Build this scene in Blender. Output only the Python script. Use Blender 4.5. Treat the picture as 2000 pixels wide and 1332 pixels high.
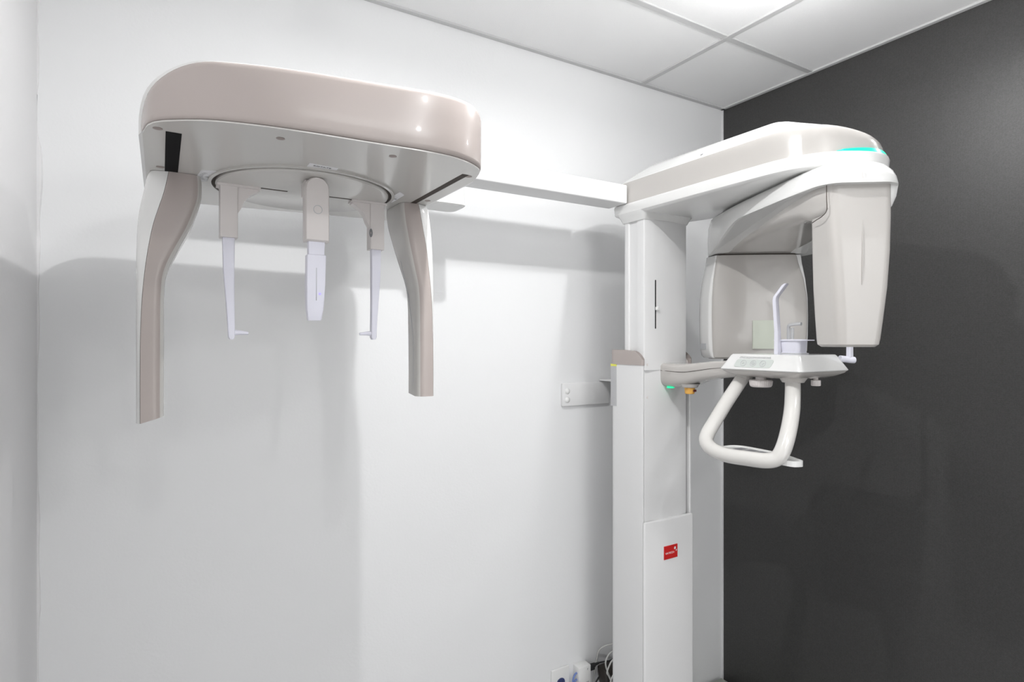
import bpy, bmesh, math, random
from mathutils import Vector, Matrix
random.seed(4)
FL = 1.67                      # eye height above the floor; the lengths below are measured from eye level
SC = bpy.context.scene
COL = SC.collection
for o in list(bpy.data.objects): bpy.data.objects.remove(o)

# ------------------------------------------------------------------ camera, world, light, exposure
cam_d = bpy.data.cameras.new('camera'); cam = bpy.data.objects.new('camera', cam_d); COL.objects.link(cam)
cam_d.sensor_width = 36; cam_d.lens = 1133/2000*36; cam_d.clip_start = .02
cam.location = (0, 0, FL); cam.rotation_euler = (math.radians(90), 0, math.radians(-31.2))
SC.camera = cam
SC.view_settings.view_transform = 'Standard'; SC.view_settings.look = 'None'
SC.view_settings.gamma = 1; SC.view_settings.use_curve_mapping = False
SC.view_settings.exposure = 0.03
w = bpy.data.worlds.new('world'); SC.world = w; w.use_nodes = True
w.node_tree.nodes['Background'].inputs[0].default_value = (.9, .93, 1, 1)
w.node_tree.nodes['Background'].inputs[1].default_value = .3

def area(name, loc, size, power, rot=(0, 0, 0), color=(1, 1, 1), shape='SQUARE', size_y=None, spread=180):
    l = bpy.data.lights.new(name, 'AREA'); l.shape = shape; l.size = size
    if size_y: l.size_y = size_y
    l.energy = power; l.color = color; l.spread = math.radians(spread)
    o = bpy.data.objects.new(name, l); COL.objects.link(o); o.location = loc; o.rotation_euler = rot
    return o
# five small bare bulbs under the ceiling (their globes are built with their fixtures below) and two large lamps added as fill
# position, power thrown downwards, power glowing all round
BULBS = [((.54, .78, .89), 8.4, 2.2), ((1.345, .85, .875), 3.2, 5.0), ((1.99, .45, .86), 1.9, .8), ((.82, -.66, .88), 1.8, 5), ((.70, -.02, .88), 1.6, 3)]
BULB_R = .022
for (bx, by, bz), bp_, bg in BULBS:
    area('bulb_light', (bx, by, FL+bz-BULB_R-.002), .036, bp_, shape='DISK')
area('overhead_fill_light', (.75, -1.15, FL+.985), 1.1, 7, shape='RECTANGLE', size_y=.5)  # broad overhead fill, added behind the camera
area('rear_fill_light', (.9, -1.66, 1.2), .9, 8.5, rot=(math.radians(90), 0, 0), shape='RECTANGLE', size_y=2.0)  # upright fill added behind the camera to lift the ceiling; no doorway exists here

# ------------------------------------------------------------------ materials
def mat(name, col, rough=.4, spec=.5, coat=0, bump=0, bscale=300, trans=0, sss=0, emit=None, estr=0, vary=0, alpha=1):
    m = bpy.data.materials.new(name); m.use_nodes = True
    nt = m.node_tree; b = nt.nodes['Principled BSDF']
    b.inputs['Base Color'].default_value = (*col, 1); b.inputs['Roughness'].default_value = rough
    b.inputs['Specular IOR Level'].default_value = spec; b.inputs['Coat Weight'].default_value = coat
    b.inputs['Coat Roughness'].default_value = .05
    b.inputs['Transmission Weight'].default_value = trans
    if sss: b.inputs['Subsurface Weight'].default_value = sss; b.inputs['Subsurface Radius'].default_value = (.02, .02, .02)
    if emit: b.inputs['Emission Color'].default_value = (*emit, 1); b.inputs['Emission Strength'].default_value = estr
    if bump or vary:
        tc = nt.nodes.new('ShaderNodeTexCoord'); n = nt.nodes.new('ShaderNodeTexNoise')
        n.inputs['Scale'].default_value = bscale; n.inputs['Detail'].default_value = 4
        nt.links.new(tc.outputs['Object'], n.inputs['Vector'])
        if bump:
            bp = nt.nodes.new('ShaderNodeBump'); bp.inputs['Strength'].default_value = bump; bp.inputs['Distance'].default_value = .002
            nt.links.new(n.outputs['Fac'], bp.inputs['Height']); nt.links.new(bp.outputs['Normal'], b.inputs['Normal'])
        if vary:
            n2 = nt.nodes.new('ShaderNodeTexNoise'); n2.inputs['Scale'].default_value = 2.2
            nt.links.new(tc.outputs['Object'], n2.inputs['Vector'])
            r = nt.nodes.new('ShaderNodeMapRange'); r.inputs['To Min'].default_value = 1-vary; r.inputs['To Max'].default_value = 1+vary
            nt.links.new(n2.outputs['Fac'], r.inputs['Value'])
            mx = nt.nodes.new('ShaderNodeVectorMath'); mx.operation = 'SCALE'; mx.inputs[0].default_value = col
            nt.links.new(r.outputs['Result'], mx.inputs['Scale']); nt.links.new(mx.outputs['Vector'], b.inputs['Base Color'])
    return m
M = dict(
    wall=mat('white_wall_paint', (.83, .835, .84), .45, .35, bump=.12, bscale=160, vary=.01),
    wall2=mat('white_plaster', (.78, .775, .78), .6, .3, bump=.5, bscale=40, vary=.03),
    ceil=mat('ceiling_tile', (.93, .93, .93), .85, .2, bump=.35, bscale=500),
    bar=mat('grid_bar_white', (.60, .60, .60), .5),
    floor=mat('vinyl_floor', (.62, .62, .62), .4, vary=.05),
    white=mat('gloss_white_plastic', (.80, .80, .79), .22, .5, coat=.5),
    matte=mat('satin_white_metal', (.79, .79, .79), .35, .4),
    taupe=mat('gloss_taupe_plastic', (.435, .385, .364), .24, .35, coat=.15),
    beige=mat('gloss_beige_plastic', (.53, .508, .484), .2, .5, coat=.6),
    under=mat('gloss_grey_plastic', (.59, .575, .55), .2, .4, coat=.25),
    off=mat('satin_off_white_plastic', (.74, .70, .685), .4, .4),
    lav=mat('translucent_lavender_plastic', (.80, .80, .885), .35, .4, sss=.3),
    clear=mat('clear_acrylic', (.93, .94, .96), .08, .5, trans=.55),
    black=mat('black_recess', (.008, .008, .009), .6, .05),
    brown=mat('dark_seam', (.075, .062, .054), .6, .1),
    screw=mat('brown_grey_screw_cap', (.33, .28, .26), .5),
    sticker=mat('white_sticker', (.82, .82, .84), .5),
    ink=mat('grey_ink', (.22, .22, .23), .6),
    palek=mat('pale_grey_ink', (.50, .51, .52), .6),
    yellow=mat('yellow_sticker', (.80, .80, .12), .5),
    tag=mat('grey_label_paper', (.52, .52, .53), .5),
    pad=mat('pale_green_grey_keypad', (.60, .64, .61), .45),
    lcd=mat('pale_green_window', (.62, .66, .57), .25, .5),
    grip=mat('gloss_off_white_plastic', (.70, .685, .66), .22, .5, coat=.4),
    teal=mat('teal_led_lens', (.01, .22, .16), .3, emit=(.0, .80, .52), estr=1.0),
    green=mat('green_led_lens', (.02, .6, .3), .3, emit=(.02, .75, .35), estr=.8),
    violet=mat('violet_led_lens', (.3, .25, .9), .3, emit=(.35, .3, 1), estr=.8),
    orange=mat('orange_plastic', (.85, .46, .10), .4),
    maroon=mat('dark_red_plastic', (.12, .02, .02), .4),
    red=mat('red_badge', (.62, .018, .018), .35, coat=.3),
    blue=mat('blue_receptacle', (.035, .05, .16), .4),
    bcable=mat('blue_cable_jacket', (.15, .22, .50), .45),
    gcable=mat('grey_cable_jacket', (.62, .62, .60), .5),
    rubber=mat('black_rubber', (.025, .025, .027), .5),
    bronze=mat('dark_brown_plastic', (.035, .028, .024), .4),
    cab=mat('greenish_grey_metal', (.36, .38, .34), .5, bump=.2, bscale=400),
    lampd=mat('lamp_diffuser', (.9, .9, .9), .5, emit=(1, 1, 1), estr=6),
    lampd2=mat('fill_panel_diffuser', (.9, .9, .9), .5, emit=(1, 1, 1), estr=2),
)
# dark woven wall covering
m = bpy.data.materials.new('dark_woven_wallcovering'); m.use_nodes = True; nt = m.node_tree; b = nt.nodes['Principled BSDF']
tc = nt.nodes.new('ShaderNodeTexCoord')
def wave(direction, scale):
    q = nt.nodes.new('ShaderNodeTexWave'); q.bands_direction = direction; q.inputs['Scale'].default_value = scale
    q.inputs['Distortion'].default_value = 2.5; q.inputs['Detail'].default_value = 2; q.inputs['Detail Scale'].default_value = 3
    nt.links.new(tc.outputs['Object'], q.inputs['Vector']); return q
a1 = wave('Y', 100); a2 = wave('Z', 100)
gn = nt.nodes.new('ShaderNodeTexNoise'); gn.inputs['Scale'].default_value = 260; gn.inputs['Detail'].default_value = 5; nt.links.new(tc.outputs['Object'], gn.inputs['Vector'])
ad = nt.nodes.new('ShaderNodeMath'); ad.operation = 'ADD'
nt.links.new(a1.outputs['Fac'], ad.inputs[0]); nt.links.new(a2.outputs['Fac'], ad.inputs[1])
g2 = nt.nodes.new('ShaderNodeMath'); g2.operation = 'MULTIPLY_ADD'; g2.inputs[1].default_value = 2.4; g2.inputs[2].default_value = -1.2
nt.links.new(gn.outputs['Fac'], g2.inputs[0]); ad0 = ad; ad = nt.nodes.new('ShaderNodeMath'); ad.operation = 'ADD'
nt.links.new(ad0.outputs[0], ad.inputs[0]); nt.links.new(g2.outputs[0], ad.inputs[1])
cr = nt.nodes.new('ShaderNodeMapRange'); cr.inputs['From Max'].default_value = 2; cr.inputs['To Min'].default_value = .030; cr.inputs['To Max'].default_value = .068
nt.links.new(ad.outputs[0], cr.inputs['Value'])
cc = nt.nodes.new('ShaderNodeCombineColor'); 
for i, k in enumerate((1, .985, .97)):
    mm = nt.nodes.new('ShaderNodeMath'); mm.operation = 'MULTIPLY'; mm.inputs[1].default_value = k
    nt.links.new(cr.outputs['Result'], mm.inputs[0]); nt.links.new(mm.outputs[0], cc.inputs[i])
nt.links.new(cc.outputs[0], b.inputs['Base Color']); b.inputs['Roughness'].default_value = .42; b.inputs['Specular IOR Level'].default_value = .45
bp = nt.nodes.new('ShaderNodeBump'); bp.inputs['Strength'].default_value = .12; bp.inputs['Distance'].default_value = .001
nt.links.new(ad.outputs[0], bp.inputs['Height']); nt.links.new(bp.outputs['Normal'], b.inputs['Normal'])
M['dark'] = m

# ------------------------------------------------------------------ mesh helpers (points in metres, z from eye level)
def sm(t): t = min(1, max(0, t)); return t*t*(3-2*t)
ROOTLOC = {}
def build(name, bm, m, parent=None, label=None, kind=None, sharp=32, mats=None):
    bmesh.ops.remove_doubles(bm, verts=bm.verts, dist=1e-6)
    bmesh.ops.recalc_face_normals(bm, faces=bm.faces)
    off = Vector((0, 0, FL)) - (ROOTLOC.get(parent, Vector((0, 0, 0))) if parent else Vector((0, 0, 0)))
    bmesh.ops.translate(bm, verts=bm.verts, vec=off)
    me = bpy.data.meshes.new(name); bm.to_mesh(me); bm.free()
    for f in me.polygons: f.use_smooth = True
    me.set_sharp_from_angle(angle=math.radians(sharp))
    me.materials.append(m)
    for x in (mats or []): me.materials.append(x)
    o = bpy.data.objects.new(name, me); COL.objects.link(o)
    if parent: o.parent = parent; ROOTLOC[o] = ROOTLOC[parent]
    if label: o['label'] = label
    if kind: o['kind'] = kind
    return o
def thing(name, label, cat, loc, group=None):
    o = bpy.data.objects.new(name, None); COL.objects.link(o); o.empty_display_size = .1
    o.location = loc; o['label'] = label; o['category'] = cat
    if group: o['group'] = group
    ROOTLOC[o] = Vector(loc); return o
def tag(o, label, cat, group=None):
    o['label'] = label; o['category'] = cat
    if group: o['group'] = group
    return o
def box(x0, x1, y0, y1, z0, z1, r=0, seg=3, bm=None):
    q = bmesh.new()
    bmesh.ops.create_cube(q, size=1)
    for v in q.verts: v.co = Vector(((x0+x1)/2+v.co.x*(x1-x0), (y0+y1)/2+v.co.y*(y1-y0), (z0+z1)/2+v.co.z*(z1-z0)))
    if r: bmesh.ops.bevel(q, geom=list(q.edges), offset=r, segments=seg, profile=.5, affect='EDGES')
    return join(bm, q)
def join(bm, q):
    if bm is None: return q
    me = bpy.data.meshes.new('t'); q.to_mesh(me); q.free(); bm.from_mesh(me); bpy.data.meshes.remove(me); return bm
def rpoly(pts, r, n=5):
    out = []; N = len(pts)
    rr = r if isinstance(r, (list, tuple)) else [r]*N
    for i in range(N):
        p = Vector(pts[i]); a = Vector(pts[i-1])-p; c = Vector(pts[(i+1) % N])-p
        ra = min(rr[i], a.length*.49); rc = min(rr[i], c.length*.49)
        A = p+a.normalized()*ra; B = p+c.normalized()*rc
        for k in range(n+1):
            t = k/n; out.append(A*(1-t)**2+p*2*t*(1-t)+B*t*t)
    return out
def loft(rings, cap0=True, cap1=True, bm=None, closed=True):
    bm = bm or bmesh.new()
    vs = [[bm.verts.new(p) for p in r] for r in rings]
    n = len(rings[0])
    for a, b2 in zip(vs, vs[1:]):
        for i in range(n if closed else n-1):
            j = (i+1) % n
            try: bm.faces.new((a[i], a[j], b2[j], b2[i]))
            except ValueError: pass
    if cap0: bm.faces.new(vs[0][::-1])
    if cap1: bm.faces.new(vs[-1])
    return bm
def cyl(c, axis, r, h, n=32, bev=0, bm=None, r2=None):
    """cylinder from c along axis, with a rounded far rim"""
    ax = Vector(axis).normalized(); u = ax.orthogonal().normalized(); v = ax.cross(u); c = Vector(c)
    r2 = r if r2 is None else r2
    prof = [(0, r)]
    if bev:
        for k in range(5):
            t = k/4*math.pi/2; prof.append((h-bev+bev*math.sin(t), r2-bev+bev*math.cos(t)))
    else: prof.append((h, r2))
    rings = [[c+ax*a+(u*math.cos(2*math.pi*i/n)+v*math.sin(2*math.pi*i/n))*rad for i in range(n)] for a, rad in prof]
    return loft(rings, bm=bm)
def spline(pts, k=8):
    P = [Vector(p) for p in pts]; out = []
    for i in range(len(P)-1):
        p0 = P[max(i-1, 0)]; p1 = P[i]; p2 = P[i+1]; p3 = P[min(i+2, len(P)-1)]
        for s in range(k):
            t = s/k
            out.append(.5*((2*p1)+(-p0+p2)*t+(2*p0-5*p1+4*p2-p3)*t*t+(-p0+3*p1-3*p2+p3)*t**3))
    out.append(P[-1]); return out
def tube(pts, r, n=16, k=8, bm=None, smooth=True):
    path = spline(pts, k) if smooth else [Vector(p) for p in pts]
    rings = []; prev = None
    for i, p in enumerate(path):
        d = (path[min(i+1, len(path)-1)]-path[max(i-1, 0)]).normalized()
        u = d.orthogonal().normalized() if prev is None else (prev-d*prev.dot(d)).normalized()
        prev = u; v = d.cross(u)
        rad = r(i/(len(path)-1)) if callable(r) else r
        rings.append([p+(u*math.cos(2*math.pi*j/n)+v*math.sin(2*math.pi*j/n))*rad for j in range(n)])
    return loft(rings, bm=bm)
def ring(c, ax, r0, r1, h, n=48, bm=None):
    ax = Vector(ax).normalized(); u = ax.orthogonal().normalized(); v = ax.cross(u); c = Vector(c)
    prof = [(0, r0), (h, r0), (h, r1), (0, r1), (0, r0)]
    return loft([[c+ax*a+(u*math.cos(2*math.pi*i/n)+v*math.sin(2*math.pi*i/n))*rad for i in range(n)] for a, rad in prof], False, False, bm=bm)
def text(name, s, size, origin, xdir, ydir, m, parent, squash=1, label=None):
    """flat lettering lying on a surface, left end of its middle line at origin"""
    cu = bpy.data.curves.new('txt', 'FONT'); cu.body = s; cu.size = size; cu.align_x = 'CENTER'; cu.align_y = 'CENTER'; cu.extrude = .0002
    t = bpy.data.objects.new('txt', cu); COL.objects.link(t)
    me = bpy.data.meshes.new_from_object(t.evaluated_get(bpy.context.evaluated_depsgraph_get()))
    bpy.data.objects.remove(t); X = Vector(xdir).normalized(); Y = Vector(ydir).normalized(); Zv = X.cross(Y); O = Vector(origin)
    bm = bmesh.new(); bm.from_mesh(me); bpy.data.meshes.remove(me)
    for v in bm.verts: v.co = O+X*v.co.x*squash+Y*v.co.y+Zv*v.co.z
    return build(name, bm, m, parent, label)

# ------------------------------------------------------------------ room
XL, XR, YB, YF, H = -.238, 2.075, -1.7, 1.672, 1.0
def struct(name, bm, m): return build(name, bm, m, kind='structure')
struct('wall_back', box(XL-.1, XR+.1, YF, YF+.1, -FL, H+.1), M['wall'])
struct('wall_right', box(XR, XR+.1, YB, YF, -FL, H+.1), M['dark'])
# left wall with a slightly ragged paint edge where it meets the back wall
bm = box(XL-.1, XL, YB, YF, -FL, H+.1)
struct('wall_left', bm, M['wall2'])
bm = bmesh.new(); zs = [-FL+i*(H+FL)/90 for i in range(91)]
prof = []
for z in zs:
    k = .0025+.0015*math.sin(z*9)+.0012*math.sin(z*31+1)+random.uniform(-.0006, .0006)
    if .28 < z < .46: k += .006*math.sin((z-.28)/.18*math.pi)**.5
    prof.append(k)
loft([[(XL, YF-k*1.2, z), (XL+k, YF-k*1.1, z), (XL+k*1.3, YF, z), (XL, YF, z)] for z, k in zip(zs, prof)], bm=bm)
struct('trim_1', bm, M['wall2'])
struct('wall_front', box(XL-.1, XR+.1, YB-.1, YB, -FL, H+.1), M['wall'])
struct('floor', box(XL-.1, XR+.1, YB-.1, YF+.1, -FL-.1, -FL), M['floor'])
struct('ceiling', box(XL, XR, YB, YF, H, H+.1), M['ceil'])
# suspended ceiling grid: bars stand a little below the tiles
bw = .011; gz = H-.005
n = 2
for x in (.377, 1.596):
    struct('trim_%d' % n, box(x-bw, x+bw, YB, YF, gz, H+.002, .0015, 1), M['bar']); n += 1
for y in (1.267, .657, .047, -.563, -1.173):
    struct('trim_%d' % n, box(XL, XR, y-bw, y+bw, gz+.0005, H+.0022, .0015, 1), M['bar']); n += 1
struct('trim_%d' % n, box(XL, XR, YF-.018, YF, gz-.001, H+.002, .001, 1), M['bar']); n += 1
struct('trim_%d' % n, box(XR-.016, XR, YB, YF, gz-.001, H+.002, .001, 1), M['bar']); n += 1
# pale paint edge where the white wall stops at the dark covering
struct('trim_%d' % n, box(XR-.004, XR, YF-.006, YF, -FL, H-.006), M['matte']); n += 1
struct('baseboard_back', box(XL, XR, YF-.012, YF, -FL, -FL+.1, .003, 1), M['matte'])

where = ['above the white and taupe head scanner', 'above the overhead arm of the machine', 'nearest the dark wall', 'farthest behind the viewer', 'just right of the viewer']
for k, ((x, y, z), pd, p) in enumerate(BULBS):
    lt = thing('ceiling_bulb', 'small bare bulb hanging from the ceiling ' + where[k], 'ceiling light', (x, y, FL+1.0), 'small bulbs under the ceiling')
    build('ceiling_rose', cyl((x, y, .9995), (0, 0, -1), .035, .006, 24, .002), M['matte'], lt)
    build('stem', cyl((x, y, .9935), (0, 0, -1), .006, .9935-z-BULB_R+.002, 12), M['matte'], lt)
    q = bmesh.new(); bmesh.ops.create_uvsphere(q, u_segments=20, v_segments=12, radius=BULB_R)
    for v in q.verts: v.co += Vector((x, y, z))
    mm = mat('lit_bulb_glass_%d' % (k+1), (.9, .9, .9), .5, emit=(1, 1, 1), estr=p/(math.pi*4*math.pi*BULB_R**2))
    build('globe', q, mm, lt)
lt = thing('ceiling_fill_panel', 'long rectangular fill panel added on the ceiling behind the viewer', 'ceiling light', (.75, -1.15, FL+.99))  # unseen fixture added to go with the overhead fill
bm = box(.15, 1.35, -1.45, -1.43, .988, 1.0); box(.15, 1.35, -.87, -.85, .988, 1.0, bm=bm); box(.15, .17, -1.43, -.87, .988, 1.0, bm=bm); box(1.33, 1.35, -1.43, -.87, .988, 1.0, bm=bm)
build('frame', bm, M['matte'], lt)
build('diffuser', box(.17, 1.33, -1.43, -.87, .992, .999), M['lampd2'], lt)

# ------------------------------------------------------------------ the X-ray unit
unit = thing('dental_x_ray_machine', 'tall white and taupe dental panoramic X-ray machine with a long side arm and head scanner', 'X-ray machine', (1.40, 1.43, 0))

# --- fixed post (U shaped, open to the front)
def ushape(x0, x1, y0, y1, z0, z1, t, tb, bm=None, r=.006):
    pts = [(x0, y0), (x0+t, y0), (x0+t, y1-tb), (x1-t, y1-tb), (x1-t, y0), (x1, y0), (x1, y1), (x0, y1)]
    o = rpoly(pts, [r*.5, r*.5, .001, .001, r*.5, r*.5, .02, .02], 4)
    return loft([[(p.x, p.y, z0) for p in o], [(p.x, p.y, z1) for p in o]], bm=bm)
bm = ushape(1.290, 1.510, 1.342, 1.492, -FL, -.0755, .0085, .045)
post = build('post', bm, M['matte'], unit)
# taupe cap, its top sloping down to the front
o = rpoly([(1.288, 1.340), (1.299, 1.340), (1.299, 1.447), (1.501, 1.447), (1.501, 1.340), (1.512, 1.340), (1.512, 1.494), (1.288, 1.494)], [.005, .004, .001, .001, .004, .005, .02, .02], 4)
def dens(o, L=.006):
    out = []
    for i, p in enumerate(o):
        q = o[(i+1) % len(o)]; n_ = max(1, int((q-p).length/L))
        out += [p+(q-p)*k/n_ for k in range(n_)]
    return out
o = dens(o)
def captop(y): return -.029 if y > 1.43 else -.029-.004*((1.43-y)/.09)-.026*max(0, (1.385-y)/.045)**2
cap = build('post_cap', loft([[(p.x, p.y, -.0765) for p in o], [(p.x, p.y, captop(p.y)-.003) for p in o], [(p.x*.998+.0028, p.y*.998+.003, captop(p.y)) for p in o]]), M['taupe'], unit)
# warning label on the post's left side
wl = build('warning_label', box(1.2892, 1.290, 1.462, 1.4905, -.2155, -.0835), M['tag'], post, 'grey printed warning label with a yellow strip')
build('label_strip', box(1.2889, 1.290, 1.462, 1.4905, -.0835, -.0762), M['yellow'], post, 'yellow strip on top of the grey label')
bm = None
z = -.088
while z > -.212:
    L = random.uniform(.6, 1)
    bm = box(1.2890, 1.2893, 1.489-.025*L, 1.489, z-.0011, z, bm=bm); z -= random.choice((.0027, .0032, .0042))
build('label_print', bm, M['palek'], post)

# --- sliding column
o = rpoly([(1.3, 1.345), (1.345, 1.340), (1.40, 1.338), (1.455, 1.340), (1.49, 1.345), (1.49, 1.44), (1.3, 1.44), (1.3, 1.4160), (1.3045, 1.4135), (1.3045, 1.3790), (1.3, 1.3765)], [.004, .02, .02, .02, .004, .012, .012, .001, .001, .001, .001], 4)
bm = loft([[(p.x, p.y, -1.2) for p in o], [(p.x, p.y, .384) for p in o]])
car = build('sliding_column', bm, M['matte'], unit)
build('scale_slot', box(1.3425, 1.3462, 1.3385, 1.3415, .039, .194, .0012, 2), M['black'], car, 'narrow black slot')
bm = loft([[(1.3465+a, 1.338, .103+c) for a, c in ((-.004, .004), (.002, .009), (.012, 0), (.002, -.009), (-.004, -.004))], [(1.3475+a*.6, 1.330, .103+c*.6) for a, c in ((-.004, .004), (.002, .009), (.012, 0), (.002, -.009), (-.004, -.004))]])
build('lever', bm, M['white'], car)
build('seam', box(1.2995, 1.36, 1.3388, 1.3470, -.0935, -.0922), M['palek'], car)
for zz in (-.075, -.178): build('screw_cap', cyl((1.3135, 1.3445, zz), (0, -1, 0), .0045, .0012, 20, .0005), M['off'], car)

# --- lower front cover with the red badge
def crow(y): return y
def coverring(z, ins=0): 
    return [(p.x, p.y, z) for p in rpoly([(1.2905+ins, 1.3395), (1.2905+ins, 1.3330+ins), (1.33, 1.3285+ins), (1.40, 1.3255+ins), (1.47, 1.3285+ins), (1.508-ins, 1.3330+ins), (1.508-ins, 1.3395)], [.0005, .004, .03, .04, .03, .004, .0005], 4)]
cover = build('column_cover', loft([coverring(-FL), coverring(-.5745), coverring(-.5705, .0015), coverring(-.569, .005)]), M['matte'], unit)
build('logo_badge', box(1.3675, 1.4272, 1.3245, 1.3275, -.696, -.6535, .0006, 1), M['red'], cover, 'square red badge with white lettering')
text('logo_lettering', 'VATECH', .0088, (1.3915, 1.3242, -.6772), (1, 0, 0), (0, 0, 1), M['sticker'], cover, 1.18, 'white lettering')
bm = bmesh.new()
def blob(cx, cz, rx, rz, a, bm):
    ca, sa = math.cos(a), math.sin(a)
    pts = [(cx+rx*math.cos(t)*ca-rz*math.sin(t)*sa, cz+rx*math.cos(t)*sa+rz*math.sin(t)*ca) for t in [2*math.pi*i/20 for i in range(20)]]
    return loft([[(x, 1.3246, z) for x, z in pts], [(x, 1.3241, z) for x, z in pts]], bm=bm)
blob(1.4148, -.6650, .0046, .0036, 1.2, bm); blob(1.4210, -.6725, .0016, .0036, -.6, bm)
build('logo_emblem', bm, M['sticker'], cover)

# --- overhead arm: outline seen from above, centre line x = 1.44
PO = [(1.280, 1.465), (1.280, 1.10), (1.282, .86), (1.318, .775), (1.385, .728), (1.445, .708), (1.515, .728), (1.575, .785), (1.600, .90), (1.595, 1.15), (1.575, 1.30), (1.54, 1.40), (1.515, 1.465)]
PR = [.012, .05, .05, .05, .05, .05, .05, .05, .1, .1, .05, .04, .02]
SP = [(1.44, 1.35), (1.44, 1.10), (1.44, .98)]
def pan(z, side, nose=0, back=0):
    """outline shrunk towards the spine by side, its nose pulled back by nose"""
    out = []
    for p in rpoly(PO, PR, 4):
        cy = min(max(p.y, .98), 1.38); c = Vector((1.43, cy)); d = p-c; L = d.length
        q = c+d*max(0.02, (L-side)/L)
        if q.y < 1.0: q.y += nose*min(1, (1.0-q.y)/.26)
        if back and q.y > 1.465-back: q.y = 1.465-back
        out.append(Vector((q.x, q.y, z)))
    return out
def dome(z, f):
    """outline drawn towards the spine by the fraction f; the nose sinks towards its far side"""
    out = []
    for p in rpoly(PO, PR, 4):
        t = min(max((p.y-1.0)/.36, 0), 1); c = Vector((1.44-.01*t, 1.0+.36*t)); q = p+(c-p)*f
        drop = .036*sm((p.x-1.29)/.21)*sm((1.08-p.y)/.3)*min(1, (z-.441)/.071)
        out.append(Vector((q.x, q.y, z-drop)))
    return out
arm = build('overhead_arm', loft([dome(a, f) for a, f in ((.441, .02), (.450, .025), (.480, .035), (.503, .050), (.512, .065))]), M['beige'], unit, 'pale taupe sides of the overhead arm')
build('arm_underplate', loft([pan(.405, .012), pan(.4075, .004), pan(.411, .0), pan(.434, -.003), pan(.440, -.001), pan(.4412, .004)]), M['white'], arm, 'white lower rim and underside')
build('arm_top_shell', loft([dome(a, f) for a, f in ((.512, .065), (.515, .09), (.522, .16), (.532, .25), (.545, .37), (.559, .50), (.572, .62), (.582, .74), (.588, .87))]), M['white'], arm, 'bright white domed top')
# teal status light wraps the nose just above the rim
o = rpoly(PO, PR, 8)
nose = [p for p in o if 1.336 < p.x < 1.505 and p.y < .80]
rr = []
for i, p in enumerate(nose):
    t = i/(len(nose)-1); k = math.sin(math.pi*min(max(t, .0), 1))**.5 if 0 < t < 1 else .05
    out = (p-Vector((1.43, 1.0))).normalized()
    hb, ht = .4415, .4415+.0085*max(k, .12)
    a = p+out*(-.0005); a2 = p+out*(-.016)
    rr.append([(a.x, a.y, hb), (a.x+out.x*-.003, a.y-out.y*.003, ht), (a2.x, a2.y, ht), (a2.x, a2.y, hb)])
build('status_light', loft(rr), M['teal'], arm, 'glowing teal status light strip', sharp=50)
build('vent_hole', cyl((1.3150, 1.13, .529), (-.6, 0, .8), .004, .002, 16), M['ink'], arm)
# flared collar down to the column
def coll(z, e): return [(p.x, p.y, z) for p in rpoly([(1.300-e, 1.345-e), (1.49+e, 1.345-e), (1.49+e, 1.44+e*.8), (1.300-e, 1.44+e*.8)], [.004+e]*4, 5)]
build('arm_collar', loft([coll(.3835, .0035), coll(.387, .006), coll(.396, .011), coll(.405, .018), coll(.411, .021)]), M['white'], arm)

# --- rotating gantry; local frame: u across, v from tube housing to detector
GA = math.radians(35.7); EW = Vector((math.cos(GA), -math.sin(GA))); EA = Vector((math.sin(GA), math.cos(GA))); GO = Vector((1.5, .944))
def G(u, v, z):
    q = GO+EW*u+EA*v; return Vector((q.x, q.y, z))
def gring(pts, r, z, n=5): return [G(p.x, p.y, z) for p in rpoly(pts, r, n)]
def gout(e=0, ve=0):
    return [(-.078-e, -.318-e-ve), (.078+e, -.318-e-ve), (.105+e, -.2), (.150+e, .10), (.158+e, .30), (.10+e, .40+e), (-.14-e, .40+e), (-.190-e, .30), (-.168-e, .10), (-.110-e, -.2)]
gr_r = [.045, .045, .06, .08, .06, .06, .06, .06, .08, .06]
def rimring(e, z, low=0):
    out = []
    for p in rpoly(gout(e), gr_r, 8):
        k = sm((p.y-.02)/.27); x = p.x
        if low: x = (p.x+.008)*(1-.05*k*low)-.008
        out.append(G(x, p.y, z-.068*k*low))
    return out
bm = loft([rimring(-.005, .3475, 1), rimring(.0030, .3465, 1), rimring(.0034, .3485, .985), rimring(.0010, .364, .6), rimring(-.004, .378, .2), rimring(-.013, .392), rimring(-.024, .400)])
gan = build('rotating_gantry', bm, M['white'], unit, 'white rim of the rotating C-shaped arm')
bm = cyl((*(GO+EA*.0), .398), (0, 0, 1), .10, .010, 48)
build('pivot', bm, M['rubber'], gan)
# bridge body under the rim: lengthwise sections
def bsec(v, uw0, uw1, zt, zb, c=-.008):
    pts = rpoly([(-uw0+c, zt), (uw0+c, zt), (uw0+c, zt-(zt-zb)*.3), (uw1+c, zb), (-uw1+c, zb), (-uw0+c, zt-(zt-zb)*.3)], [.002, .002, .04, .035, .035, .04], 5)
    return [G(p.x, v, p.y) for p in pts]
secs = [(-.296, .050, .045, .35, .30), (-.290, .060, .056, .35, .285), (-.265, .070, .062, .35, .278), (-.215, .078, .066, .35, .278), (-.18, .084, .068, .35, .290), (-.12, .096, .075, .35, .296), (0, .116, .095, .35, .297), (.12, .128, .110, .35, .293), (.22, .133, .122, .35, .286), (.27, .135, .130, .35, .2805), (.34, .128, .120, .35, .2805), (.37, .10, .095, .35, .2805)]
secs = [t_+(-.008-.018*sm((t_[0]+.12)/.39),) for t_ in secs]
build('gantry_bridge', loft([bsec(*s) for s in secs]), M['beige'], gan, 'beige curved underside of the C-shaped arm')
def bwall(u0, u1, v0, v1):   # skirt shell behind the tube housing
    pass
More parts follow.
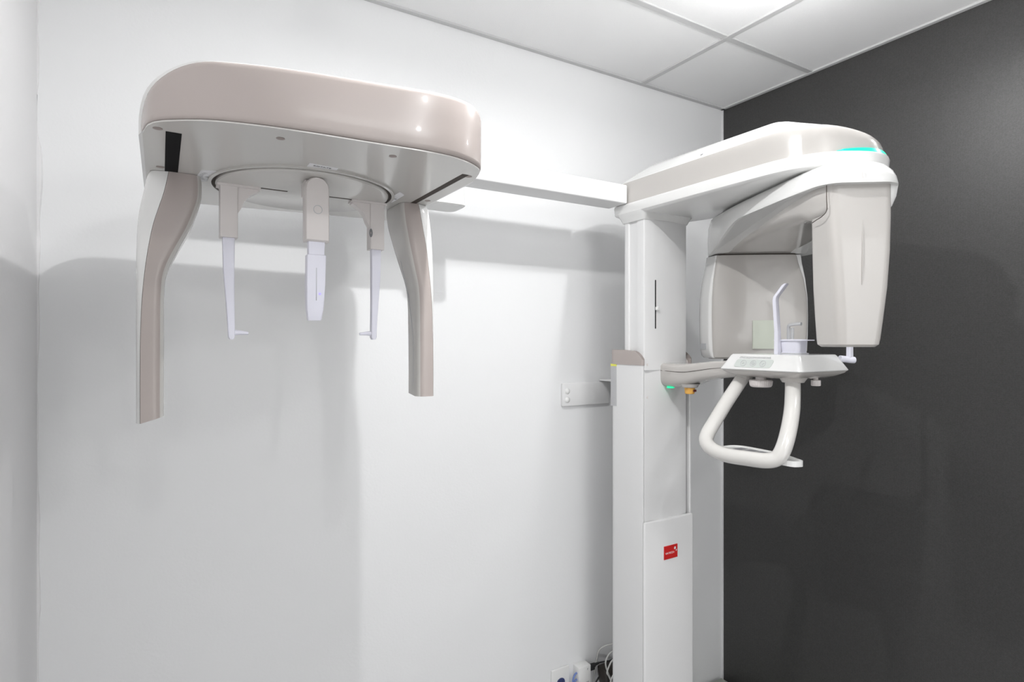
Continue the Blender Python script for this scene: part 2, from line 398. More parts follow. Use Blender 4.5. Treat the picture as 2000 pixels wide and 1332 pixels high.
# tube housing
def tring(z, u0, u1, ub, v0, v1, r=.014): return gring([(u0, v0), (u1, v0), (u1+.006, v1), (ub, v1)], [r*1.5, r*1.2, r, r], z, 6)
T = [(.352, -.064, .071, -.070, -.300, -.215), (.28, -.061, .071, -.070, -.301, -.212), (.20, -.056, .069, -.068, -.301, -.210), (.12, -.050, .065, -.066, -.298, -.210), (.05, -.044, .059, -.063, -.293, -.212), (.005, -.041, .055, -.061, -.289, -.214), (-.008, -.040, .053, -.060, -.287, -.216), (-.0135, -.036, .048, -.054, -.281, -.222)]
tubeh = build('x_ray_tube_housing', loft([tring(*t) for t in T]), M['beige'], gan, 'tapered pale beige housing on the right')
bm = tube([G(.006, -.3005, .27), G(.006, -.3018, .23), G(.006, -.3012, .17), G(.005, -.2990, .125)], lambda t: .0004+.0014*math.sin(math.pi*t), 8)
build('face_ridge', bm, M['beige'], gan)
bm = loft([gring([(.066-a*.2, -.286+a), (.093-a, -.286+a), (.099-a, -.255+a*.5), (.099-a, -.20), (.066, -.20)], [.004, .012, .015, .01, .01], z) for z, a in ((.350, 0), (.325, .003), (.305, .009), (.290, .018), (.283, .026))])
build('rear_shell', bm, M['white'], gan)
build('joint_seam', box(0, .0001, 0, .0001, 0, .0001), M['brown'], gan) if False else None
build('joint_seam', tube([G(-.0695, -.2975, .347), G(-.0695, -.2975, .32), G(-.0690, -.297, .292), G(-.0735, -.285, .281), G(-.0765, -.262, .277), G(-.076, -.24, .275)], .0009, 6), M['brown'], gan)
# rim seam on the nose of the gantry
bm = tube([G(-.006, -.3265, .349), G(-.008, -.3250, .372), G(-.012, -.316, .390)], .0006, 6)
build('rim_seam', bm, M['off'], gan)
# detector housing
def dring(z, s, dv=0, u0=-.170, u1=.130, v0=.272, v1=.35, r=.03):
    c = (u0+u1)/2-.010*(1-s)/.16; hw = (u1-u0)/2*s
    return gring([(c-hw, v0+dv+.006), (c-hw*.6, v0+dv), (c+hw*.6, v0+dv), (c+hw, v0+dv+.006), (c+hw, v1), (c-hw, v1)], [r*.6, r*3, r*3, r*.6, .01, .01], z, 6)
D = [(.2765, .845, .0), (.272, .855, -.001), (.25, .875, -.003), (.20, .945, -.006), (.14, .99, -.008), (.08, 1.0, -.008), (.02, .995, -.006), (-.03, .98, -.003), (-.052, .965, 0), (-.058, .94, .008)]
det = build('detector_housing', loft([dring(*d) for d in D]), M['beige'], gan, 'wide rounded beige detector housing')
D2 = [(.2775, .865), (.25, .885), (.20, .95), (.14, .995), (.08, 1.005), (.02, 1.0), (-.03, .985), (-.048, .96), (-.055, .92)]
bm = loft([gring([(-.024+(u+.024)*s_, v) for u, v in ((-.178, .283), (.135, .290), (.146, .36), (.10, .405), (-.14, .41), (-.203, .35))], [.006, .006, .04, .04, .05, .04], z, 6) for z, s_ in D2])
build('detector_rear_shell', bm, M['white'], gan)
build('gantry_seam', loft([gring([(-.156, .278), (.100, .278), (.10, .37), (-.16, .37)], .03, z) for z in (.276, .2815)]), M['brown'], gan, 'dark seam line')
# pale window on the detector's face and the small grey badge on its left edge
def wpt(u, z): return G(u, .2635, z)
bm = bmesh.new(); q = [(-.047, .066), (.030, .066), (.030, -.025), (-.047, -.025)]
loft([[G(u, .262, z) for u, z in q], [G(u, .275, z) for u, z in q]], bm=bm)
build('sensor_window', bm, M['lcd'], gan, 'pale green window')
bm = loft([[G(-.1845, .300, z), G(-.1945, .327, z), G(-.180, .332, z), G(-.172, .305, z)] for z in (-.027, -.008)])
build('maker_plate', bm, M['palek'], gan)

# --- chin rest support arm, built along its length from the column to the chin rest
def ssec(y, x0, x1, z0, z1, r=.018):
    return [(p.x, y, p.y) for p in rpoly([(x0, z1), (x1, z1), (x1, z0), (x0, z0)], [r*.5, r*.5, r, r], 6)]
S_ = [(1.342, 1.366, 1.470, -.146, -.070, .03), (1.325, 1.364, 1.472, -.147, -.070, .035), (1.29, 1.366, 1.472, -.146, -.071, .035), (1.25, 1.372, 1.470, -.138, -.070, .03), (1.21, 1.378, 1.468, -.122, -.066, .025), (1.16, 1.384, 1.468, -.112, -.060, .02), (1.09, 1.388, 1.470, -.104, -.055, .02), (1.05, 1.39, 1.47, -.10, -.054, .02)]
sa = build('chin_rest_arm', loft([ssec(*s) for s in S_]), M['beige'], unit, 'beige support arm')
bm = None
for a, c in zip(S_[1:5], S_[2:6]):
    pass
build('arm_seam', tube([(1.3655, 1.34, -.0935), (1.3650, 1.30, -.095), (1.3700, 1.25, -.095), (1.3765, 1.21, -.090), (1.3835, 1.16, -.082), (1.3880, 1.10, -.076)], .0007, 6), M['brown'], sa)
build('button_socket', cyl((1.405, 1.255, -.132), (0, 0, -1), .031, .0125, 40, .006, r2=.026), M['beige'], sa)
build('emergency_button', cyl((1.405, 1.255, -.143), (0, 0, -1), .0165, .021, 32, .003, r2=.0145), M['orange'], sa, 'orange emergency stop button')
build('button_mark', box(1.4035, 1.4165, 1.2375, 1.2405, -.157, -.150, .001, 1), M['maroon'], sa)
build('indicator_light', cyl((1.389, 1.318, -.144), (0, 0, -1), .012, .006, 24, .002), M['green'], sa, 'small green light')
build('clamp_disc', cyl((1.490, 1.375, -.078), (1, 0, 0), .028, .018, 40, .006), M['off'], sa)

# --- chin rest console
CX0, CX1, CY0, CY1 = 1.350, 1.567, .853, 1.099
def cring(z, i, r=.012, jx=0): return [(p.x, p.y, z) for p in rpoly([(CX0+i, CY0+i), (CX1-i, CY0+i), (CX1-i, CY1-i), (CX0+i, CY1-i)], r, 5)]
con = build('chin_rest', loft([cring(-.079, .002), cring(-.0765, 0), cring(-.0755, .0003), cring(-.0400, .0190), cring(-.0362, .0225), cring(-.0355, .027)]), M['white'], unit, 'white console top of the chin rest')
build('console_base', loft([cring(-.0795, .0025, .014), cring(-.084, .005, .016), cring(-.092, .018, .025), cring(-.098, .036, .035), cring(-.100, .05, .04)]), M['beige'], con, 'beige lower half')
# keypad on the sloping left face
nx = Vector((-.0365, 0, .0190)).normalized(); up = Vector((.0190, 0, .0365)).normalized(); yv = Vector((0, -1, 0))
def K(a, h, lift=.0005):   # a = distance from CY1 edge, h = height up the slope
    b0 = Vector((CX0, CY1, -.0755)); return b0+yv*a+up*h+nx*lift
pts = rpoly([(.045, .005), (.158, .005), (.164, .0295), (.051, .0295)], .008, 5)
build('keypad', loft([[K(p.x, p.y, -.001) for p in pts], [K(p.x, p.y, .0006) for p in pts]]), M['pad'], con, 'pale grey keypad')
for i, a in enumerate((.0745, .1045, .1335)):
    c = K(a, .0173, .0006)
    bm = ring(c, nx, .0078, .0090, .0006, 32)
    def shp(n_, rot, R0, R1):
        A_ = [(math.sin(rot+2*math.pi*k/n_), math.cos(rot+2*math.pi*k/n_)) for k in range(n_)]
        return loft([[c+yv*s_*R+up*t_*R+nx*l for s_, t_ in A_] for R, l in ((R0, 0), (R0, .0006), (R1, .0006), (R1, 0))], False, False, bm=bm)
    if i == 0: shp(3, 0, .0050, .0038)
    elif i == 2: shp(3, math.pi, .0050, .0038)
    else: shp(24, 0, .0052, .0042); shp(6, 0, .0030, .0023)
    build('button', bm, M['palek'], con)
for k, s_ in enumerate(('Warning: This X-ray unit may be dangerous to patient and operator unless safe', 'exposure factors, operating instructions and maintenance schedules are observed')):
    text('console_print', s_, .0030, K(.104, .0365-.0032*k, .0002), (0, -1, 0), up, M['palek'], con, .97)
# knobs and sockets under the console
bm = cyl((1.405, 1.005, -.098), (0, 0, -1), .014, .012, 24)
nn = 72
rings = []
for z, r in ((-.106, .028), (-.109, .0305), (-.120, .029), (-.1245, .0265), (-.126, .022)):
    rings.append([(1.405+math.cos(2*math.pi*i/nn)*(r-(.0008 if i % 2 else 0)), 1.005+math.sin(2*math.pi*i/nn)*(r-(.0008 if i % 2 else 0)), z) for i in range(nn)])
build('height_knob', loft(rings, bm=bm), M['off'], con, sharp=20)
bm = cyl((1.492, .902, -.097), (0, 0, -1), .006, .010, 16)
rings = []
for z, r in ((-.104, .0110), (-.105, .0118), (-.118, .0118), (-.1195, .0105)):
    rings.append([(1.492+math.cos(2*math.pi*i/48)*(r-(.0006 if i % 2 else 0)), .902+math.sin(2*math.pi*i/48)*(r-(.0006 if i % 2 else 0)), z) for i in range(48)])
build('clamp_knob', loft(rings, bm=bm), M['off'], con, sharp=20)
for (x, y, r) in ((1.415, 1.065, .027), (1.415, .917, .036)):
    build('handle_socket', cyl((x, y, -.094), (0, 0, -1), r, .0145, 40, .003, r2=r*.78), M['beige'], con)
# hand grip loop
P_ = [(1.415, 1.068, -.100), (1.395, 1.070, -.122), (1.350, 1.074, -.170), (1.300, 1.074, -.222), (1.272, 1.074, -.253), (1.255, 1.063, -.272), (1.246, 1.035, -.286), (1.243, .990, -.293), (1.247, .930, -.292), (1.254, .885, -.290), (1.264, .862, -.282), (1.275, .853, -.262), (1.300, .856, -.225), (1.345, .875, -.175), (1.395, .905, -.130), (1.413, .917, -.100)]
grip = build('hand_grip', tube(P_, .0188, 24, 6), M['grip'], unit, 'thick off-white looped hand grip')
# flat tray behind the lower bar
o = rpoly([(1.272, .824), (1.300, .812), (1.345, .90), (1.352, 1.02), (1.330, 1.045), (1.262, 1.045)], [.010, .014, .04, .03, .02, .012], 5)
tray = build('grip_tray', loft([[(p.x, p.y, z) for p in o] for z in (-.297, -.2865)]), M['white'], unit, 'thin white slotted tray behind the hand grip')
build('tray_rim', loft([[(p.x, p.y, z) for p in o] for z in (-.2865, -.2835)], False, False), M['white'], tray)
bm = None
for y in (.94, .972, 1.004): bm = box(1.300, 1.335, y-.012, y+.012, -.2870, -.2862, .0003, 1, bm=bm)
build('tray_slot', bm, M['ink'], tray)

# chin cup, bite rod, temple rods
cup = bmesh.new(); c0 = (1.430, .925)
def cupr(z, a, b_): return [(c0[0]+x, c0[1]+y, z) for x, y in [(p.x, p.y) for p in rpoly([(-a, -b_), (a, -b_), (a, b_), (-a, b_)], min(a, b_)*.6, 5)]]
loft([cupr(-.0362, .021, .029), cupr(-.030, .0205, .0285), cupr(-.0295, .0195, .027), cupr(.002, .021, .030), cupr(.0045, .019, .027)], bm=cup)
loft([cupr(.0005, .024, .048), cupr(.0035, .024, .048)], bm=cup)
build('chin_cup', cup, M['lav'], con, 'pale lavender chin cup')
build('cup_foot', loft([cupr(-.0358, .024, .034), cupr(-.031, .023, .033)]), M['clear'], con)
bm = cyl((1.430, .940, .002), (0, 0, 1), .0042, .036, 16); cyl((1.430, .929, .002), (0, 0, 1), .0042, .033, 16, bm=bm)
tube([(1.430, .940, .032), (1.429, .938, .041), (1.428, .929, .0435), (1.424, .912, .0445), (1.424, .900, .0445)], .0042, 12, 6, bm=bm)
build('bite_rod', bm, M['clear'], con, 'clear bent bite rod')
def trod(x, y, z0, z1, lean, mirror=1):
    rs = []
    for z, dx, dy, ww, th in ((z0, 0, 0, .0085, .006), (z0+.06, 0, 0, .0080, .0055), (z1-.045, -.004*mirror, .003, .0078, .005), (z1-.035, -.003*mirror, .002, .0078, .005), (z1-.005, .010*mirror, -.014, .008, .005), (z1, .013*mirror, -.017, .006, .004)):
        rs.append([(x+dx+p.x, y+dy+p.y, z) for p in rpoly([(-ww, -th), (ww, -th), (ww, th), (-ww, th)], .003, 3)])
    return loft(rs)
build('temple_rod', trod(1.402, .953, -.036, .152, 0), M['lav'], con, 'lavender rod with an angled tip, standing left of the chin cup')
bm = trod(1.578, .860, -.045, .152, 0, -1)
tube([(1.552, .872, -.0470), (1.568, .864, -.0490), (1.580, .858, -.0505), (1.590, .853, -.0510)], lambda t: .0088 if t < .93 else .006, 14, 4, bm=bm)
build('temple_rod', bm, M['lav'], con)

# --- long horizontal arm to the head scanner
rail = build('side_arm', box(.20, 1.281, 1.400, 1.490, .4405, .5005, .0045, 3), M['matte'], unit, 'long white horizontal arm')
o = rpoly([(.600, 1.385), (.700, 1.385), (.700, 1.475), (.600, 1.475)], .026, 6)
build('arm_joint', loft([[(p.x, p.y, .445) for p in o], [(p.x, p.y, .368) for p in o], [(.65+(p.x-.65)*1.03, 1.43+(p.y-1.43)*1.03, .366) for p in o], [(.65+(p.x-.65)*1.03, 1.43+(p.y-1.43)*1.03, .362) for p in o], [(.65+(p.x-.65)*.93, 1.43+(p.y-1.43)*.93, .358) for p in o]]), M['white'], unit)
build('arm_joint_neck', box(.42, .64, 1.395, 1.455, .372, .44, .006), M['white'], rail)

# --- head scanner housing (cephalostat)
FRP = [(-.024, .985), (-.010, .928), (.045, .885), (.11, .866), (.18, .857), (.267, .852), (.37, .847), (.43, .858), (.478, .893), (.500, .96)]
FRP = [Vector(p) for p in FRP]
def hring(z, ix, iy, yb=None, body=False, e=0):
    """plan outline at height z: sides pulled in by ix, front pushed back by iy"""
    pts = []
    fr = spline([(p.x, p.y, 0) for p in FRP], 4)
    cx = .238; hw = .262
    for p in fr:
        k = (p.x-cx)/hw
        pts.append((cx+(p.x-cx)*(1-ix/hw)+e*k, p.y+iy*(1 if abs(k) < .9 else .7)-e*(1-abs(k))*.2, z))
    if body: bk = [(.500-ix+e, 1.20), (.500-ix+e, 1.36), (.494-ix, 1.385), (.30, 1.402), (.078+ix, 1.427), (-.020+ix-e, 1.432), (-.024+ix-e, 1.42), (-.024+ix-e, 1.18)]
    else: bk = [(.500-ix, .975), (-.024+ix, .995)]
    pts += [(x, y, z) for x, y in bk]
    return pts
FRS = spline([(p.x, p.y, 0) for p in FRP], 6)
def front(x):
    if x <= FRS[0].x: return FRS[0].y
    for a, b_ in zip(FRS, FRS[1:]):
        if a.x <= x <= b_.x: return a.y+(b_.y-a.y)*(x-a.x)/max(1e-6, b_.x-a.x)
    return FRS[-1].y
HX0, HX1, HZ = -.024, .501, .300
def htop(x): return .378+.022*max(0, min(1, x/.45))
def elev(e, n_=40):
    """outline of the housing seen from the front, shrunk by e"""
    x0, x1 = HX0+e, HX1-e; rx, rz = .085, .062; q = []
    for k in range(13):
        a = math.pi/2*k/12; q.append((x0+rx*(1-math.sin(a)), .0, math.cos(a)))
    left = [(x0+rx-rx*math.cos(math.pi/2*k/12), math.sin(math.pi/2*k/12)) for k in range(13)]
    pts = [(x0, HZ+e*.2), (x0, HZ+.012)]
    for x, t in left: zt = htop(x)-e; pts.append((x, zt-rz+rz*t))
    for k in range(1, n_): x = x0+rx+(x1-x0-rx-.060)*k/n_; pts.append((x, htop(x)-e))
    for k in range(13):
        a = math.pi/2*k/12; x = x1-.060+.060*math.sin(a); pts.append((x, htop(x)-e-.046*(1-math.cos(a))))
    pts += [(x1, HZ+.012), (x1, HZ+e*.2)]
    for k in range(1, n_): pts.append((x1+(x0-x1)*k/n_, HZ+e*.2))
    return pts
def ering(e, dy, flat=0, back=None):
    out = []
    for (x, z), (xb, zb) in zip(elev(e), elev(0)):
        y = front(xb)+dy
        if back is not None: y = back-.10*(x-HX0)/(HX1-HX0)*.5
        if flat: z = z+(.34-z)*flat
        out.append((x, y, z))
    return out
# rear shell: slightly larger than the cover, so its white rim shows round the edge
head = build('head_scanner', loft([ering(.002, .012), ering(-.0035, .016), ering(-.0035, .060), ering(-.0035, 0, back=1.10), ering(-.0035, 0, back=1.425), ering(-.001, 0, back=1.434), ering(.004, 0, back=1.437)]), M['white'], unit, 'white rear shell of the head scanner housing', sharp=40)
XS = sorted(set([HX0+.085*(1-math.cos(math.pi/2*k/14)) for k in range(15)]+[HX0+.085+(HX1-HX0-.145)*k/40 for k in range(41)]+[HX1-.060*(1-math.cos(math.pi/2*k/14)) for k in range(15)]))
def ctop(x):
    if x < HX0+.085: u = (HX0+.085-x)/.085; return htop(x)-.062*(1-math.sqrt(max(0, 1-u*u)))
    if x > HX1-.060: u = (x-HX1+.060)/.060; return htop(x)-.046*(1-math.sqrt(max(0, 1-u*u)))
    return htop(x)
rows = []
for t, (dz0, dz1, dy) in enumerate([(0, 0, .030), (0, 0, .006), (.0012, 0, .0025), (.004, 0, .0005), (.008, 0, 0), (None, .33, 0), (None, .66, 0), (0, -.009, 0), (0, -.0045, .0006), (0, -.0015, .003), (0, 0, .007), (0, 0, .030)]):
    row = []
    for x in XS:
        zt, zb = ctop(x)-.0012, HZ
        if dz0 is None: z = zb+.008+(zt-.009-zb-.008)*dz1
        elif t < 5: z = zb+dz0
        else: z = zt+dz1
        row.append((x, front(x)+dy, z))
    rows.append(row)
build('front_cover', loft(rows, False, False, closed=False), M['taupe'], head, 'large rounded glossy taupe front cover', sharp=60)
# underside plate
o = [Vector((p[0], p[1])) for p in hring(0, .0015, .004, body=True)]
build('underside_plate', loft([[(p.x, p.y, .2995) for p in o], [(p.x, p.y, .2975) for p in o]]), M['under'], head, 'glossy grey underside')
ZU = .2975
for x, y in ((-.0036, .951), (.1506, .905), (.3195, .898), (.4761, .938), (-.0006, 1.159), (.4846, 1.146)):
    build('screw_cap', cyl((x, y, ZU+.001), (0, 0, -1), .0062, .0016, 20), M['screw'], head)
build('black_slot', box(.006, .026, .958, 1.205, ZU-.0006, ZU+.001), M['black'], head, 'wide black slot on the left')
build('brown_slot', box(.4600, .4720, .930, 1.205, ZU-.0006, ZU+.001), M['brown'], head, 'narrow brown slot on the right')
# rotating disc with its dark gap
DC = (.246, 1.195)
build('disc_gap', ring((DC[0], DC[1], ZU+.0005), (0, 0, -1), .158, .167, .0010, 96), M['brown'], head)
bm = ring((DC[0], DC[1], ZU), (0, 0, -1), .1665, .1725, .0035, 96)
build('disc_rim', bm, M['under'], head)
R = []
for z, r in ((ZU+.001, .160), (ZU-.004, .160), (ZU-.0065, .158), (ZU-.0072, .155)):
    R.append([(DC[0]+math.cos(2*math.pi*i/96)*r, DC[1]+math.sin(2*math.pi*i/96)*r, z) for i in range(96)])
disc = build('rotating_disc', loft(R), M['under'], head, 'round glossy grey disc')
ZD = ZU-.0072
build('guide_slot', box(.118, .2105, 1.1865, 1.1915, ZD-.0005, ZD+.001), M['brown'], head)
build('guide_slot', box(.272, .384, 1.1865, 1.1915, ZD-.0005, ZD+.001), M['brown'], head)
# stickers on the underside
def stick(pts, name, r=.004):
    o = rpoly(pts, r, 4); return build(name, loft([[(p.x, p.y, ZU-.0004) for p in o], [(p.x, p.y, ZU+.001) for p in o]]), M['sticker'], head)
stick([(.213, 1.005), (.262, 1.009), (.262, 1.022), (.213, 1.030)], 'centre_sticker', .001)
text('sticker_print', 'ROTATE', .008, (.236, 1.0155, ZU-.0006), (1, .05, 0), (-.05, -1, 0), M['ink'], head, 1)
stick([(.060, 1.145), (.086, 1.135), (.084, 1.215), (.060, 1.225), (.056, 1.185)], 'scale_sticker', .006)
bm = bmesh.new(); loft([[(.068+a, 1.185+b_, z) for a, b_ in ((0, 0), (.010, .005), (.010, -.005))] for z in (ZU-.0006, ZU)], bm=bm)
for k in range(9):
    a = 2.6+k*.14; cx, cy = .096+math.cos(a)*.034, 1.183+math.sin(a)*.045
    box(cx-.003, cx+.003, cy-.0005, cy+.0005, ZU-.0006, ZU, bm=bm)
build('sticker_print', bm, M['ink'], head)
stick([(.408, 1.105), (.425, 1.125), (.425, 1.195), (.412, 1.215), (.408, 1.17)], 'angle_sticker', .005)
text('sticker_print', '45', .016, (.4165, 1.168, ZU-.0006), (.55, -.83, 0), (-.83, -.55, 0), M['ink'], head, 1)

# curved upright arms hanging from the slots: inner edge, seam, outer edge against height (left one; the right one is its mirror)
AP = [(.297, .0625, .012, -.016, 1.180, 1.290), (.285, .0640, .010, -.021, 1.180, 1.292), (.258, .0635, .0045, -.026, 1.180, 1.290), (.232, .0565, -.003, -.031, 1.180, 1.284), (.200, .0450, -.0115, -.0345, 1.180, 1.278), (.160, .0260, -.0185, -.036, 1.180, 1.268), (.120, .0095, -.0235, -.0365, 1.180, 1.260), (.080, .0055, -.0270, -.0365, 1.180, 1.255), (.04, .0052, -.0290, -.0365, 1.180, 1.253), (0, .0052, -.0300, -.0365, 1.180, 1.251), (-.06, .0050, -.0305, -.0365, 1.180, 1.25), (-.110, .0050, -.0305, -.0365, 1.180, 1.25)]
AR = [(.297, .0420, .004, -.020, 1.180, 1.290), (.285, .0420, .001, -.025, 1.180, 1.292), (.258, .0390, -.004, -.029, 1.180, 1.290), (.232, .0340, -.009, -.032, 1.180, 1.284), (.200, .0275, -.0150, -.0345, 1.180, 1.276), (.160, .0180, -.0200, -.036, 1.180, 1.266), (.120, .0085, -.0245, -.0365, 1.180, 1.258), (.080, .0055, -.0275, -.0365, 1.180, 1.254)]+AP[8:]
def densify(rows):
    vs = [spline([(r[0], r[1], r[2]) for r in rows], 5), spline([(r[3], r[4], r[5]) for r in rows], 5)]
    return [(a.x, a.y, a.z, b_.x, b_.y, b_.z) for a, b_ in zip(*vs)]
APD = None
def uprt(mx, name, label):
    fx = (lambda x: x) if mx == 1 else (lambda x: .482-x)
    APD = densify(AP if mx == 1 else AR)
    rings = []
    for z, xi, xs, xo, y0, y1 in APD:
        rings.append([(fx(p.x), p.y, z) for p in rpoly([(xs, y0), (xi, y0), (xi, y1), (xs, y1)], [.002, .020, .018, .004], 5)])
    tilt = -1 if mx == 1 else 0
    last = rings[-1]
    rings.append([(x, y, z-(.032 if mx == 1 else .011)+(.010*(x-fx(-.03))/.035 if mx == 1 else .0)+(.004 if y > 1.2 else 0)) for x, y, z in last])
    o = build(name, loft(rings), M['taupe'], head, label, mats=[M['under']])
    for f in o.data.polygons:      # the inner and rear faces are moulded in pale grey
        if f.normal.x*mx > .62 or f.normal.y > .5: f.material_index = 1
    rings = []
    for z, xi, xs, xo, y0, y1 in APD:
        rings.append([(fx(p.x), p.y, z) for p in rpoly([(xo, y0+.010), (xs-.0003, y0+.0006), (xs+.004, y1+.002), (xo, y1)], [.008, .0005, .002, .006], 5)])
    rings.append([(x, y, z-(.032 if mx == 1 else .011)) for x, y, z in rings[-1]])
    c = build('upright_cover', loft(rings), M['white'], head)
    return o
uprt(1, 'curved_upright', 'glossy taupe curved upright on the left')
uprt(-1, 'curved_upright', 'glossy taupe curved upright on the right')
build('upright_groove', tube([(.4565, 1.232, .178), (.4685, 1.234, .13), (.4758, 1.232, .09), (.4768, 1.220, .05), (.4768, 1.209, 0), (.4768, 1.209, -.1)], lambda t: .0004+.0006*math.sin(math.pi*t), 8), M['palek'], head)
# ear rods
for s in (1, -1):
    fx = (lambda x: x) if s == 1 else (lambda x: .497-x)
    xr = .108
    bm = bmesh.new(); q = bmesh.new()
    o = rpoly([(xr-.0150, 1.186), (xr+.0150, 1.186), (xr+.0150, 1.214), (xr-.0150, 1.214)], .0025, 3)
    loft([[(fx(p.x), p.y, z) for p in o] for z in (.290, .192)], bm=bm)
    # gusset towards the middle
    prof2 = [(xr+.0135, .292), (xr+.052, .292), (xr+.052, .283), (xr+.044, .279), (xr+.034, .272), (xr+.026, .262), (xr+.021, .248), (xr+.0135, .236)]
    loft([[(fx(x), y, z) for x, z in prof2] for y in (1.190, 1.209)], bm=bm)
    loft([[(fx(x), y, z) for x, y in ((xr-.020, 1.184), (xr+.054, 1.184), (xr+.054, 1.214), (xr-.020, 1.214))] for z in (ZD, .2862)], bm=bm)
    build('ear_rod_holder', bm, M['off'], head)
    bm = bmesh.new()
    rows = [(.196, .0105, 0), (.13, .0095, .0005), (.08, .0075, .0025), (.03, .0062, .0045), (.008, .0058, .005), (.003, .0035, .005)]
    loft([[(fx(xr+c_+p.x), 1.200+p.y, z) for p in rpoly([(-h_, -.007), (h_, -.007), (h_, .007), (-h_, .007)], .003, 3)] for z, h_, c_ in rows], bm=bm)
    tube([(fx(xr+.006), 1.200, .0155), (fx(xr+.018), 1.200, .0158), (fx(xr+.034), 1.200, .0145)], lambda t: .0062-.0035*t, 12, 5, bm=bm)
    build('ear_rod', bm, M['lav'], head, 'lavender ear rod with a short inward tip')
bm = ring((.3745, 1.1858, .225), (0, -1, 0), .001, .0035, .0008, 20)
for v in bm.verts: v.co.z = .225+(v.co.z-.225)*2.6
build('holder_hole', bm, M['ink'], head)
# nasion support
xc, yc = .238, 1.056
bm = bmesh.new()
sh = [(xc-.0208, .1765), (xc+.0208, .1765)]+[(xc+.0208*math.cos(t), .2705+.0208*math.sin(t)) for t in [math.pi*i/18 for i in range(19)]]
def nas(y, k): return [(xc+(x-xc)*k, y, .24+(z-.24)*(1-(1-k)*.45)) for x, z in sh]
loft([nas(yc, .90), nas(yc+.0022, .97), nas(yc+.006, 1), nas(yc+.024, 1), nas(yc+.028, .95)], bm=bm)
build('nasion_holder', bm, M['off'], head, 'pinkish white holder with a rounded top')
build('nasion_button', ring((xc, yc+.0001, .2325), (0, -1, 0), .0068, .0078, .0006, 32), M['palek'], head)
build('nasion_block', box(xc-.017, xc+.017, yc+.024, yc+.06, .262, ZD, .003), M['off'], head)
bm = bmesh.new()
rows = [(.180, .0145, .008), (.154, .0140, .008), (.1525, .0166, .010), (.10, .0162, .0095), (.065, .0150, .0085), (.058, .0146, .008), (.0385, .0120, .006), (.0365, .0110, .005)]
loft([[(xc-.0005-(.16-z)*.022+p.x, yc+.014+p.y, z) for p in rpoly([(-a, -b_), (a, -b_), (a, b_), (-a, b_)], .003, 3)] for z, a, b_ in rows], bm=bm)
build('nasion_slide', bm, M['lav'], head, 'lavender nasion slide')
build('slide_groove', box(xc-.0018, xc-.0010, yc+.0038, yc+.006, .072, .130), M['palek'], head)
build('slide_light', cyl((xc+.0045, yc+.0052, .084), (0, -1, 0), .0018, .0016, 12), M['violet'], head)

# --- wall bracket
bm = box(1.215, 1.430, 1.660, 1.6725, -.232, -.150, .004, 2)
br = build('wall_bracket', bm, M['matte'], unit, 'flat white wall bracket')
build('bracket_tab', box(1.388, 1.47, 1.480, 1.668, -.1465, -.1415, .001, 1), M['matte'], br)
for zz in (-.1785, -.209):
    o = bmesh.new(); bmesh.ops.create_uvsphere(o, u_segments=24, v_segments=14, radius=.0115)
    for v in o.verts: v.co = Vector((1.2355+v.co.x, 1.6625+v.co.y*.7, zz+v.co.z))
    build('bolt_cap', o, M['white'], br)

# ------------------------------------------------------------------ outlet, adapter and cables beside the post
pl = thing('wall_outlet', 'white wall outlet plate with a dark blue receptacle', 'outlet', (1.209, 1.672, FL-1.27))
build('plate', box(1.171, 1.247, 1.664, 1.6722, -1.272, -1.156, .0028, 3), M['white'], pl)
o = [(1.209+.0175*math.cos(t)*(1 if abs(math.cos(t)) < .8 else .95), -1.2055+.0150*math.sin(t)) for t in [2*math.pi*i/28 for i in range(28)]]
build('receptacle', loft([[(x, 1.6645, z) for x, z in o], [(x, 1.6612, z) for x, z in o]]), M['blue'], pl, 'dark blue receptacle')
bm = box(1.201, 1.2028, 1.6608, 1.662, -1.206, -1.197); box(1.2145, 1.2163, 1.6608, 1.662, -1.206, -1.199, bm=bm); cyl((1.209, 1.6614, -1.2125), (0, -1, 0), .0026, .0006, 14, bm=bm)
build('pin_hole', bm, M['rubber'], pl)
build('indicator_light', box(1.2215, 1.2245, 1.6602, 1.6625, -1.214, -1.2095), M['green'], pl, 'tiny green light')
jb = thing('junction_box', 'small white box on the wall with two blue cables entering its side', 'junction box', (1.295, 1.65, FL-1.235))
build('housing', box(1.269, 1.322, 1.636, 1.6722, -1.235, -1.162, .002, 2), M['white'], jb)
text('box_print', 'F', .010, (1.3075, 1.6355, -1.1745), (1, 0, 0), (0, 0, 1), M['ink'], jb, 1)
text('box_print', 'H:H', .009, (1.3065, 1.6355, -1.220), (1, 0, 0), (0, 0, 1), M['ink'], jb, .8)
for k, (z, x2) in enumerate(((-1.184, 0), (-1.207, .0085))):
    bm = tube([(1.272, 1.650, z), (1.262, 1.649, z-.001), (1.2535+x2*.3, 1.648, z-.012), (1.2485+x2, 1.646, z-.035), (1.247+x2, 1.645, z-.10), (1.250+x2, 1.645, z-.30), (1.262+x2, 1.64, -FL+.012)], .0033, 10, 6)
    tag(build('network_cable', bm, M['bcable']), ('blue cable entering the upper hole of the white box', 'blue cable entering the lower hole of the white box')[k], 'cable', 'blue cables at the white box')
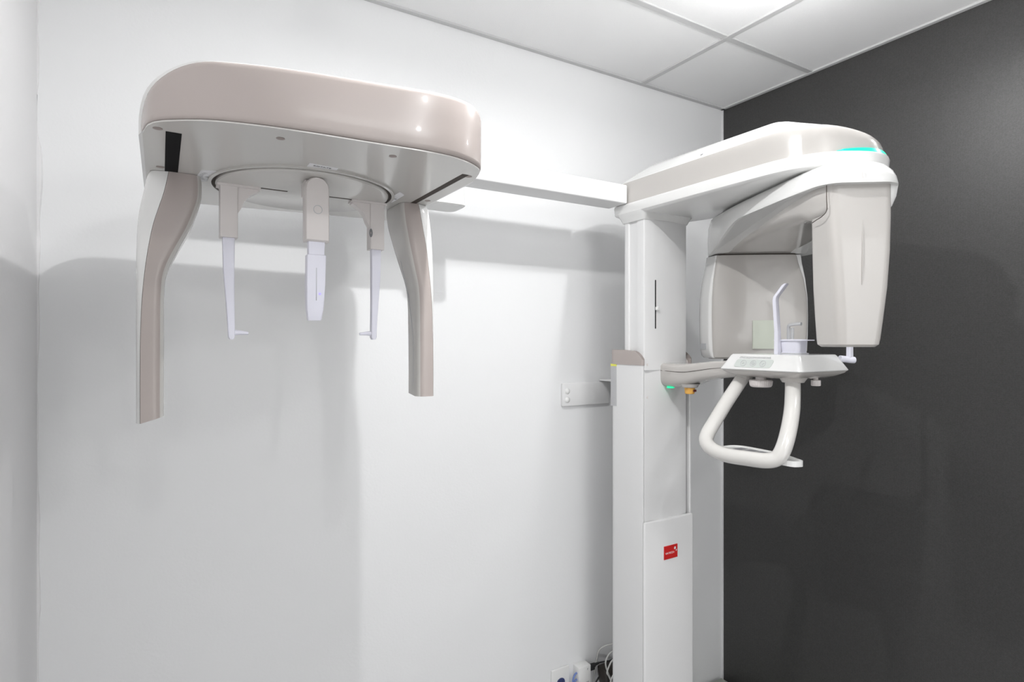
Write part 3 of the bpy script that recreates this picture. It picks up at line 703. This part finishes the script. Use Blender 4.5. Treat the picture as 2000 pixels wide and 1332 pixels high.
# black plug and lead to the right of the box
bm = loft([[(x, 1.652+a*r*.8, z+b_*r) for a, b_ in [(math.cos(2*math.pi*i/16), math.sin(2*math.pi*i/16)) for i in range(16)]] for x, r, z in ((1.321, .0085, -1.179), (1.340, .0095, -1.180), (1.352, .0085, -1.180), (1.356, .0055, -1.179), (1.372, .004, -1.178))])
bm = tube([(1.370, 1.652, -1.178), (1.385, 1.651, -1.1785), (1.41, 1.64, -1.176), (1.44, 1.642, -1.178), (1.468, 1.648, -1.20), (1.475, 1.655, -1.30), (1.475, 1.655, -1.5), (1.475, 1.655, -FL+.006)], .0028, 10, 6, bm=bm)
box(1.328, 1.349, 1.644, 1.660, -1.193, -1.180, .002, 1, bm=bm)
tag(build('power_lead', bm, M['rubber']), 'black plug and lead running right from the white box', 'cable')
bm = box(1.372, 1.452, 1.612, 1.668, -1.262, -1.192, .010, 3)
for v in bm.verts:
    v.co.x += (v.co.z+1.192)*-.15
tag(build('power_brick', bm, M['bronze']), 'dark brown power brick half hidden behind the white post', 'power adapter')
bm = tube([(1.368, 1.645, -1.225), (1.352, 1.642, -1.236), (1.335, 1.640, -1.262), (1.322, 1.640, -1.33), (1.33, 1.64, -1.5), (1.35, 1.62, -FL+.006)], .003, 10, 6)
tag(build('black_cable', bm, M['rubber']), 'black cable curving down below the white box', 'cable')
gl = ['topmost grey cable looping behind the white post', 'grey cable below the topmost one, looping behind the white post', 'grey cable crossing in front of the other loops behind the white post', 'lowest grey cable, hanging down past the brown power brick']
gp = [[(1.46, 1.630, -1.118), (1.42, 1.640, -1.118), (1.393, 1.650, -1.124), (1.380, 1.662, -1.142), (1.376, 1.666, -1.165), (1.368, 1.667, -1.20), (1.360, 1.667, -1.26), (1.362, 1.667, -1.5)],
      [(1.46, 1.612, -1.123), (1.41, 1.614, -1.127), (1.386, 1.614, -1.136), (1.371, 1.612, -1.154), (1.369, 1.608, -1.170), (1.374, 1.604, -1.190), (1.40, 1.596, -1.27), (1.44, 1.590, -1.5)],
      [(1.46, 1.586, -1.126), (1.40, 1.586, -1.134), (1.376, 1.586, -1.143), (1.360, 1.584, -1.160), (1.352, 1.582, -1.176), (1.362, 1.580, -1.195), (1.400, 1.576, -1.29), (1.43, 1.573, -1.5)],
      [(1.46, 1.560, -1.150), (1.39, 1.560, -1.160), (1.362, 1.560, -1.174), (1.347, 1.560, -1.200), (1.342, 1.560, -1.240), (1.350, 1.560, -1.40), (1.38, 1.555, -1.55)]]
for k in range(4):
    gp[k].append((gp[k][-1][0]-.02*k, gp[k][-1][1]-.0, -FL+.006))
    tag(build('grey_cable', tube(gp[k], .0028, 10, 6), M['gcable']), gl[k], 'cable', 'grey cables behind the post')

# metal box on the floor in the corner
fb = thing('equipment_box', 'greenish grey metal box on the floor in the corner by the dark wall', 'equipment box', (1.92, 1.50, 0))
build('casing', box(1.74, 2.046, 1.28, 1.655, -FL, -1.435, .006, 2), M['cab'], fb)
build('lid_seam', box(1.739, 2.047, 1.279, 1.656, -1.452, -1.450), M['ink'], fb)
